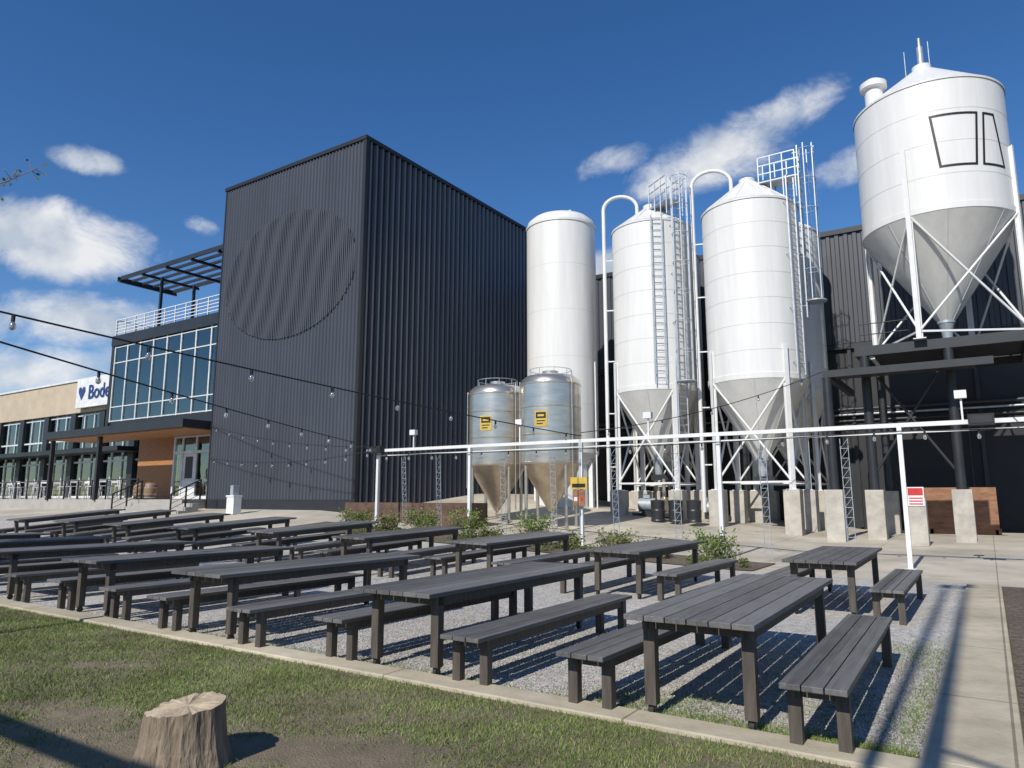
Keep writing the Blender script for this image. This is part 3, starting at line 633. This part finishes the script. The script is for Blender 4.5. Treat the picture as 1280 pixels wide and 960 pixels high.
# steel fermenters
def ferm(cx,cy,r,top):
    E=empty("stainless_fermenter"); g=tz(cx,cy)
    mb=MB(); mb.lathe(cx,cy,[(r,2.85),(r,top-0.35)],'stain',64); mb.lathe(cx,cy,[(r,top-.35),(r*.96,top-.2),(r*.8,top-.06),(r*.45,top+.03),(0,top+.07)],'stain',64,True)
    for z in (2.9,3.9,4.9,top-.4): mb.lathe(cx,cy,[(r+.002,z-.03),(r+.012,z-.02),(r+.012,z+.02),(r+.002,z+.03)],'stainc',64)
    mb.lathe(cx,cy,[(0.1,1.15),(r,2.85)],'stainc',64,True); mb.tube((cx,cy,1.2),(cx,cy,.85),.06,'stain',10); mb.tube((cx,cy,1.0),(cx+.6,cy-.3,1.0),.04,'stain',8)
    mb.lathe(cx,cy,[(0.3,top+.0),(0.3,top+.16),(0,top+.2)],'stain',24); mb.obj("vessel",E)
    mb=MB()
    for az in (-30,60,150,240): a=pol(cx,cy,r*.93,az,g-.05);b=pol(cx,cy,r*.93,az,3.0); mb.tube(a,b,.06,'stain',10)
    mb.obj("legs",E)
    mb=MB()
    for i in range(9): az=i*40; mb.tube(pol(cx,cy,r*.7,az,top-.1),pol(cx,cy,r*.7,az,top+.2),.012,'galv',6)
    for i in range(18): mb.tube(pol(cx,cy,r*.7,i*20,top+.2),pol(cx,cy,r*.7,i*20+20,top+.2),.012,'galv',6)
    mb.tube(pol(cx,cy,r+.08,70,1.2),pol(cx,cy,r+.08,70,top),.025,'stain',8); mb.tube(pol(cx,cy,r+.08,-40,2.0),pol(cx,cy,r+.08,-40,top-.3),.02,'stain',8)
    mb.obj("top_rail_and_pipes",E)
    mb=MB()
    def rect(a0,a1,z0,z1,off,m):
        k=5; vs=[]
        for i in range(k+1):
            a=a0+(a1-a0)*i/k; vs+=[pol(cx,cy,r+off,a,z0),pol(cx,cy,r+off,a,z1)]
        mb.add(vs,[(2*i,2*i+2,2*i+3,2*i+1) for i in range(k)],m)
    rect(0,24,4.15,4.72,.018,'yellow'); rect(2.5,21.5,4.44,4.66,.022,'logoblk'); rect(4,20,4.33,4.37,.022,'logoblk'); rect(4,16,4.23,4.27,.022,'logoblk'); rect(6,18,4.51,4.58,.026,'yellow')
    mb.obj("label",E)
ferm(-13.3,22.7,1.12,6.15); ferm(-15.85,22.9,1.12,6.0)
# pump skid under silos
def pump(x,y):
    z=tz(x,y); mb=MB(); mb.box(x-.9,x+.9,y-.4,y+.4,z,z+.15,'steelblk'); mb.tube((x-.7,y,z+.5),(x+.05,y,z+.5),.28,'galv',20); mb.tube((x+.05,y,z+.5),(x+.3,y,z+.5),.12,'stain',12); mb.tube((x+.3,y,z+.5),(x+.55,y,z+.5),.32,'stain',20); mb.tube((x+.42,y,z+.8),(x+.42,y,z+1.6),.08,'stain',10)
    mb.box(x-.55,x-.15,y-.2,y+.2,z+.15,z+.24,'steelblk'); mb.box(x-.5,x-.2,y-.12,y+.12,z+.78,z+.95,'galv'); mb.obj("pump_unit")
pump(-12.0,29.3); pump(-10.2,31.5)
mb=MB(); z=tz(-11,28)
for i in range(3): mb.lathe(-11.2+i*.75,27.6,[(0.0,z),(0.27,z),(0.29,z+.05),(0.27,z+.1),(0.29,z+.45),(0.27,z+.5),(0.29,z+.85),(0.1,z+.88),(0,z+.88)],'steelblk',20)
mb.obj("drum_group")
# ------------------------------------------------------------------ white light frame
def frame(name,y,xs,z0,extra=True):
    mb=MB()
    for x in xs: mb.beam((x,y,tz(x,y)-.05),(x,y,z0),0.1,0.1,'wsteel'); mb.box(x-.12,x+.12,y-.12,y+.12,tz(x,y),tz(x,y)+.025,'wsteel')
    mb.beam((xs[0]-.3,y,z0+.05),(xs[-1]+.3,y,z0+.05),0.1,0.1,'wsteel'); mb.beam((xs[0]-.1,y+0.1,z0-.12),(xs[-1],y+.1,z0-.12),0.04,0.04,'wsteel')
    if extra:
        for (x,h) in ((-16.9,.45),(-12.4,.55),(-8.0,.5),(-0.35,.5)):
            mb.beam((x,y,z0+.1),(x,y,z0+.1+h),0.04,0.04,'wsteel'); mb.box(x-.12,x+.12,y-.1,y+.06,z0+.1+h,z0+.28+h,'wsteel')
        for x in (-18.5,0.0):
            mb.box(x-.25,x+.25,y-.3,y-.06,z0-.05,z0+.2,'rubber'); mb.box(x-.2,x+.2,y-.31,y-.301,z0-.01,z0+.16,'steelblk')
    return mb.obj(name)
frame("string_light_frame",19.2,[-18.6,-14.4,-10.2,-6.0,-1.65,2.6,6.8],3.3)
frame("string_light_frame",-1.5,[-19,-15,-11,-7,-3.2],3.38,False)
# vine trellises
for x in (-17.5,-15.9,-13.2,-11.3,-9.2,-7.3,-4.9,-2.9):
    mb=MB(); y0=19.35;z0=tz(x,19.4)
    for s in (-.09,.09): mb.beam((x+s,y0+.15,z0),(x+s,y0,3.1),0.015,0.015,'galv')
    k=12
    for i in range(k):
        z=z0+.2+(3.0-z0-.1)*i/k; mb.beam((x-.09,y0+.15*(1-i/k),z),(x+.09,y0+.15*(1-i/k),z),0.012,0.012,'galv')
        mb.beam((x-.09,y0+.15*(1-i/k),z),(x+.09,y0+.15*(1-i/k),z+.24),0.008,0.008,'galv')
    mb.obj("vine_trellis")
# signs
mb=MB(); mb.box(-10.48,-9.92,19.02,19.05,1.9,2.25,'yellow'); mb.box(-10.42,-9.98,19.012,19.02,1.95,2.06,'logoblk'); mb.box(-10.4,-10.0,19.025,19.05,1.4,1.88,'ply'); mb.box(-10.36,-10.25,19.015,19.024,1.55,1.66,'signw'); mb.box(-10.15,-10.05,19.015,19.024,1.55,1.66,'red'); mb.obj("notice_sign")
mb=MB(); x,y=-1.95,26.5; z=tz(x,y)
mb.box(x-.26,x+.26,y-.26,y+.26,z,1.62,'conc'); mb.box(x-.24,x+.24,y-.285,y-.262,1.38,1.98,'signw'); mb.box(x-.21,x+.21,y-.293,y-.286,1.72,1.95,'red')
for i in range(3): mb.box(x-.19,x+.19,y-.293,y-.286,1.43+i*.09,1.47+i*.09,'red')
mb.obj("warning_sign",bevel=0.004)
# ------------------------------------------------------------------ string lights
def cable(p0,p1,sag,nb,name="string_lights",r=0.014,size=1.0):
    mb=MB(); p0=Vector(p0);p1=Vector(p1); N=40; pts=[]
    for i in range(N+1):
        t=i/N; p=p0.lerp(p1,t); p.z-=4*sag*t*(1-t); pts.append(p)
    mb.path(pts,r,'rubber',6)
    for k in range(nb):
        t=(k+.5)/nb; p=p0.lerp(p1,t); p.z-=4*sag*t*(1-t)
        mb.tube(p,p+Vector((0,0,-.09*size)),.024*size,'rubber',10)
        z=p.z-.09*size; s=size*1.15
        mb.lathe(p.x,p.y,[(.014*s,z),(.03*s,z-.03*s),(.036*s,z-.06*s),(.028*s,z-.09*s),(0,z-.105*s)],'bulb',12,True)
    return mb.obj(name)
pole=(-10.3,3.0)
cable((-10.3,3.0,4.03),(-10.2,19.2,3.5),0.1,9)
cable((-10.3,3.0,3.73),(-18.6,19.2,3.45),0.08,9)
cable((-32.2,21.3,3.6),(-18.6,19.2,3.4),0.35,10)
cable((-32.2,21.3,5.2),(-18.6,19.2,3.5),0.3,10)
cable((-18.6,19.08,3.2),(-1.65,19.08,3.2),0.1,16)
cable((-10.2,19.2,3.6),(-4.6,27.1,6.1),0.3,5)
cable((-1.65,19.08,3.2),(6.8,19.08,3.3),0.1,8)
cable((0.5,19.2,3.5),(4.5,12,4.6),0.2,4)
mb=MB(); mb.tube((pole[0],pole[1],-.1),(pole[0],pole[1],4.1),.05,'steelblk',12); mb.lathe(pole[0],pole[1],[(.2,0),(.2,.05),(.06,.08)],'steelblk',16); mb.obj("string_light_pole")
for xx in (-.40,-.72):  # assumed unseen poles behind the camera, added to cast narrow shadow bands
    mb=MB(); mb.tube((xx,-2.5,0),(xx,-2.5,15),.09 if xx>-.6 else .05,'steelblk',12,r2=.05); mb.lathe(xx,-2.5,[(.16,0),(.16,.05),(.1,.1)],'steelblk',16); mb.beam((xx,-2.5,14.8),(xx,-1.9,15.0),.05,.05,'steelblk'); mb.box(xx-.12,xx+.12,-2.1,-1.6,14.95,15.05,'galv'); mb.obj("shadow_pole")
cable((-.40,-2.5,6.9),(5,-6.5,8.5),.3,6,r=.03)  # unseen cable off the added pole, put in for a crossing shadow
# ------------------------------------------------------------------ shrubs
def leafcloud(name,blobs,n,size,m,twig=True):
    mb=MB()
    tot=sum(b[3]*b[3] for b in blobs)
    for (cx,cy,z0,r,h) in blobs:
        k=int(n*r*r/tot)
        for _ in range(k):
            u=random.uniform(0,6.283); rr=r*random.random()**.45; f=random.random(); zz=z0+h*f
            rr*=math.sqrt(max(.05,1-(abs(f-.45)/.62)**2))*(1+.25*math.sin(3*u+cx)); 
            c=Vector((cx+rr*math.cos(u),cy+rr*math.sin(u),zz)); a=Vector((random.gauss(0,1),random.gauss(0,1),random.gauss(0,1))).normalized(); b=a.cross(Vector((random.random(),random.random(),random.random()))).normalized(); s=size*random.uniform(.6,1.4)
            mb.add([c-a*s,c+b*s*.5,c+a*s,c-b*s*.5],[(0,1,2,3)],m)
        if twig:
            for _ in range(int(22*r/.5)):
                u=random.uniform(0,6.28); q=r*random.uniform(.3,1.1); e=(cx+q*math.cos(u),cy+q*math.sin(u),z0+h*random.uniform(.8,1.3)); mb.tube((cx,cy,z0-.05),e,.008,'bark',4,r2=.003,caps=False)
                for _ in range(6):
                    c=Vector(e)+Vector((random.gauss(0,.05),random.gauss(0,.05),random.gauss(0,.06))); a=Vector((random.gauss(0,1),random.gauss(0,1),random.gauss(0,1))).normalized()*size; b=a.orthogonal()*.5; mb.add([c-a,c+b,c+a,c-b],[(0,1,2,3)],m)
    return mb.obj(name)
for (x,y,r,h,m) in [(-6.0,18.2,.62,.6,'shrubleaf'),(-7.5,18.0,.45,.34,'shrubdry'),(-8.7,18.3,.55,.42,'shrubdry'),(-10.1,18.0,.45,.36,'shrubdry'),(-11.4,18.3,.62,.68,'shrubleaf'),(-13.9,18.4,.65,.62,'shrubleaf'),(-15.6,18.2,.6,.6,'shrubleaf'),(-17.3,18.3,.5,.4,'shrubdry'),(-18.6,18.2,.6,.48,'shrubleaf'),(-12.7,17.9,.38,.3,'shrubdry')]:
    leafcloud("shrub",[(x,y,tz(x,y)+.03,r,h),(x+.3,y-.1,tz(x,y)+.03,r*.6,h*.75)],1400,.036,M[m])
for k in range(26):
    x=random.uniform(-20.5,-4.9);y=random.uniform(16.95,17.8); leafcloud("low_plant",[(x,y,tz(x,y)+.02,random.uniform(.12,.25),random.uniform(.12,.25))],130,.03,M[random.choice(['shrubleaf','shrubdry'])],False)
# ------------------------------------------------------------------ tree at left with a branch reaching into view
mb=MB()
def leaf(c):
    a=Vector((random.gauss(0,1),random.gauss(0,1),random.gauss(0,1))).normalized()*.035; b=a.orthogonal()*.5; mb.add([c-a,c+b,c+a,c-b],[(0,1,2,3)],'leafd')
def branch(p,d,L,r,lev):
    n=4; q=Vector(p); dd=Vector(d)
    for i in range(n):
        nd=(dd+Vector((random.gauss(0,.12),random.gauss(0,.12),random.gauss(0,.08)+.04))).normalized(); e=q+nd*L/n; r2=r*(1-.45*(i+1)/n)
        mb.tube(q,e,r*(1-.45*i/n),'bark',7 if lev<2 else 4,r2=r2,caps=False)
        if lev<4 and i>0:
            for _ in range(2 if lev<3 else 1):
                s=Vector((random.gauss(0,1),random.gauss(0,1),random.gauss(0,.5)+.3)).normalized(); branch(e,(nd*.6+s*.7).normalized(),L*.62,r2*.6,lev+1)
        if lev>=3:
            for _ in range(2): leaf(e+Vector((random.gauss(0,.05),random.gauss(0,.05),random.gauss(0,.05))))
        q=e;dd=nd
T0=Vector((-16.0,2.2,0)); q=T0+Vector((.1,0,3.6))
mb.tube(T0,q,.22,'bark',14,r2=.17)
for d in [(-.3,-.3,1),(-.6,.2,.8),(-.1,-.6,.9),(-.2,0,1)]: branch(q,Vector(d).normalized(),2.6,.11,1)
lp=[q,Vector((-14.9,2.8,4.9)),Vector((-13.6,3.5,5.8)),Vector((-12.5,4.0,6.25)),Vector((-11.95,4.22,6.35)),Vector((-11.45,4.42,6.5))]
for i in range(5): mb.tube(lp[i],lp[i+1],[.09,.06,.035,.018,.01][i],'bark',7,r2=[.06,.035,.018,.01,.004][i],caps=False)
for i in range(26):
    t=random.random(); a=lp[3].lerp(lp[5],t); e=a+Vector((random.gauss(0,.12),random.gauss(0,.12),random.gauss(0,.08))); mb.tube(a,e,.006,'bark',4,r2=.003,caps=False); leaf(e)
mb.obj("deciduous_tree")
# distant trees behind the viewer (seen mirrored in the glass)
blobs=[]
for i in range(46):
    x=-190+i*6+random.uniform(-3,3); blobs.append((x,-85+random.uniform(-8,8),0,random.uniform(3.5,6),random.uniform(6,14)))
leafcloud("distant_tree_line",blobs,16000,.6,M['leafd'],False)
# ------------------------------------------------------------------ world
w=bpy.data.worlds.new("World"); S.world=w; w.use_nodes=True; nt=w.node_tree; N=nt.nodes; L=nt.links; N.clear()
out=N.new("ShaderNodeOutputWorld"); sky=N.new("ShaderNodeTexSky"); sky.sky_type='NISHITA'; sky.sun_disc=False
sky.sun_elevation=rad(40); sky.sun_rotation=rad(180); sky.altitude=600; sky.air_density=1.0; sky.dust_density=0.1; sky.ozone_density=3.0
bg=N.new("ShaderNodeBackground"); bg.inputs[1].default_value=0.12
hs=N.new("ShaderNodeHueSaturation"); hs.inputs["Saturation"].default_value=1.26; hs.inputs["Hue"].default_value=0.506; L.new(sky.outputs[0],hs.inputs["Color"]); L.new(hs.outputs[0],bg.inputs[0])
tc=N.new("ShaderNodeTexCoord")
def math_(op,a,b=None,c=None,clamp=False):
    n=N.new("ShaderNodeMath"); n.operation=op; n.use_clamp=clamp
    for i,v in enumerate((a,b,c)):
        if v is None: continue
        if isinstance(v,(int,float)): n.inputs[i].default_value=v
        else: L.new(v,n.inputs[i])
    return n.outputs[0]
nz=N.new("ShaderNodeTexNoise"); nz.inputs["Scale"].default_value=9; nz.inputs["Detail"].default_value=8; nz.inputs["Roughness"].default_value=.64; nz.inputs["Distortion"].default_value=.35
mpw=N.new("ShaderNodeMapping"); mpw.inputs["Scale"].default_value=(1,1,1.5); L.new(tc.outputs["Generated"],mpw.inputs[0]); L.new(mpw.outputs[0],nz.inputs["Vector"])
total=None
def cloud(az,el,wa,we,tilt=0,dens=1.0):
    global total
    a=rad(az);e=rad(el); c=Vector((-math.sin(a)*math.cos(e),math.cos(a)*math.cos(e),math.sin(e)))
    right=Vector((math.cos(a),math.sin(a),0)); up=right.cross(c).normalized()
    if up.z<0: up=-up
    t=rad(tilt); r2=right*math.cos(t)+up*math.sin(t); u2=up*math.cos(t)-right*math.sin(t)
    sb=N.new("ShaderNodeVectorMath"); sb.operation='SUBTRACT'; L.new(tc.outputs["Generated"],sb.inputs[0]); sb.inputs[1].default_value=c
    def dot(v,s):
        n=N.new("ShaderNodeVectorMath"); n.operation='DOT_PRODUCT'; L.new(sb.outputs[0],n.inputs[0]); n.inputs[1].default_value=v*(1/math.sin(rad(s))); return n.outputs["Value"]
    x=dot(r2,wa); y=dot(u2,we)
    z=N.new("ShaderNodeVectorMath"); z.operation='DOT_PRODUCT'; L.new(sb.outputs[0],z.inputs[0]); z.inputs[1].default_value=c*3
    cb=N.new("ShaderNodeCombineXYZ"); L.new(x,cb.inputs[0]); L.new(y,cb.inputs[1]); L.new(z.outputs["Value"],cb.inputs[2])
    ln=N.new("ShaderNodeVectorMath"); ln.operation='DOT_PRODUCT'; L.new(cb.outputs[0],ln.inputs[0]); L.new(cb.outputs[0],ln.inputs[1])
    m=math_('MULTIPLY_ADD',ln.outputs["Value"],-.5*dens,dens)
    total=math_('MAXIMUM',m,0.0) if total is None else math_('MAXIMUM',total,m)
cloud(66.5,17.2,5.6,2.6,0,1.25); cloud(66.0,22.8,2.6,1.0,0,.95); cloud(58.3,19.8,1.5,.8,-10,.8); cloud(66,12.0,6.5,2.0,8,1.0); cloud(70,8.5,9,2.3,0,.95); cloud(61.5,10.0,3.5,1.2,0,.85)
cloud(15.5,26.2,7.5,2.4,14,1.0); cloud(11.0,27.8,4.4,1.8,16,1.0); cloud(24.6,26.2,3.2,1.1,10,.85); cloud(26,18.3,3.0,1.6,0,1.0); cloud(20.5,24.4,3.2,1.1,12,.85)
cloud(6,23.5,4,1.4,10,.75); cloud(200,25,14,5,0,1); cloud(150,32,12,5,0,1); cloud(250,30,12,5,0,1)  # last three: unseen clouds behind the camera, added for reflections
s=math_('MULTIPLY_ADD',total,.55,nz.outputs[0])
mr=N.new("ShaderNodeMapRange"); mr.interpolation_type='SMOOTHSTEP'; mr.inputs[1].default_value=.72; mr.inputs[2].default_value=1.10; mr.inputs[3].default_value=0; mr.inputs[4].default_value=.96; L.new(s,mr.inputs[0])
dens=math_('MULTIPLY',mr.outputs[0],math_('GREATER_THAN',total,.02))
cr=N.new("ShaderNodeValToRGB"); cr.color_ramp.elements[0].position=.42; cr.color_ramp.elements[0].color=(.54,.61,.71,1); cr.color_ramp.elements[1].position=.62; cr.color_ramp.elements[1].color=(.90,.91,.93,1)
nz2=N.new("ShaderNodeTexNoise"); nz2.inputs["Scale"].default_value=14; nz2.inputs["Detail"].default_value=5; mp2=N.new("ShaderNodeMapping"); mp2.inputs["Location"].default_value=(3.1,0,.4); L.new(tc.outputs["Generated"],mp2.inputs[0]); L.new(mp2.outputs[0],nz2.inputs["Vector"]); L.new(nz2.outputs[0],cr.inputs[0])
bg2=N.new("ShaderNodeBackground"); bg2.inputs[1].default_value=.95; L.new(cr.outputs[0],bg2.inputs[0])
mx=N.new("ShaderNodeMixShader"); L.new(dens,mx.inputs[0]); L.new(bg.outputs[0],mx.inputs[1]); L.new(bg2.outputs[0],mx.inputs[2]); L.new(mx.outputs[0],out.inputs[0])
# sun
l=bpy.data.lights.new("sun",'SUN'); l.energy=4.8; l.angle=rad(.5); l.color=(1,.95,.87); o=bpy.data.objects.new("sun",l); S.collection.objects.link(o); o.rotation_euler=(rad(50),0,rad(.3)); o.location=(0,-20,30)
# camera
c=bpy.data.cameras.new("camera"); c.sensor_width=36; c.lens=25.03; c.clip_end=8000; c.clip_start=.05; co=bpy.data.objects.new("camera",c); S.collection.objects.link(co)
co.location=(0,0,1.65); co.rotation_euler=(rad(99.06),0,rad(33.5)); S.camera=co
S.view_settings.view_transform='Standard'; S.view_settings.look='None'; S.view_settings.exposure=0
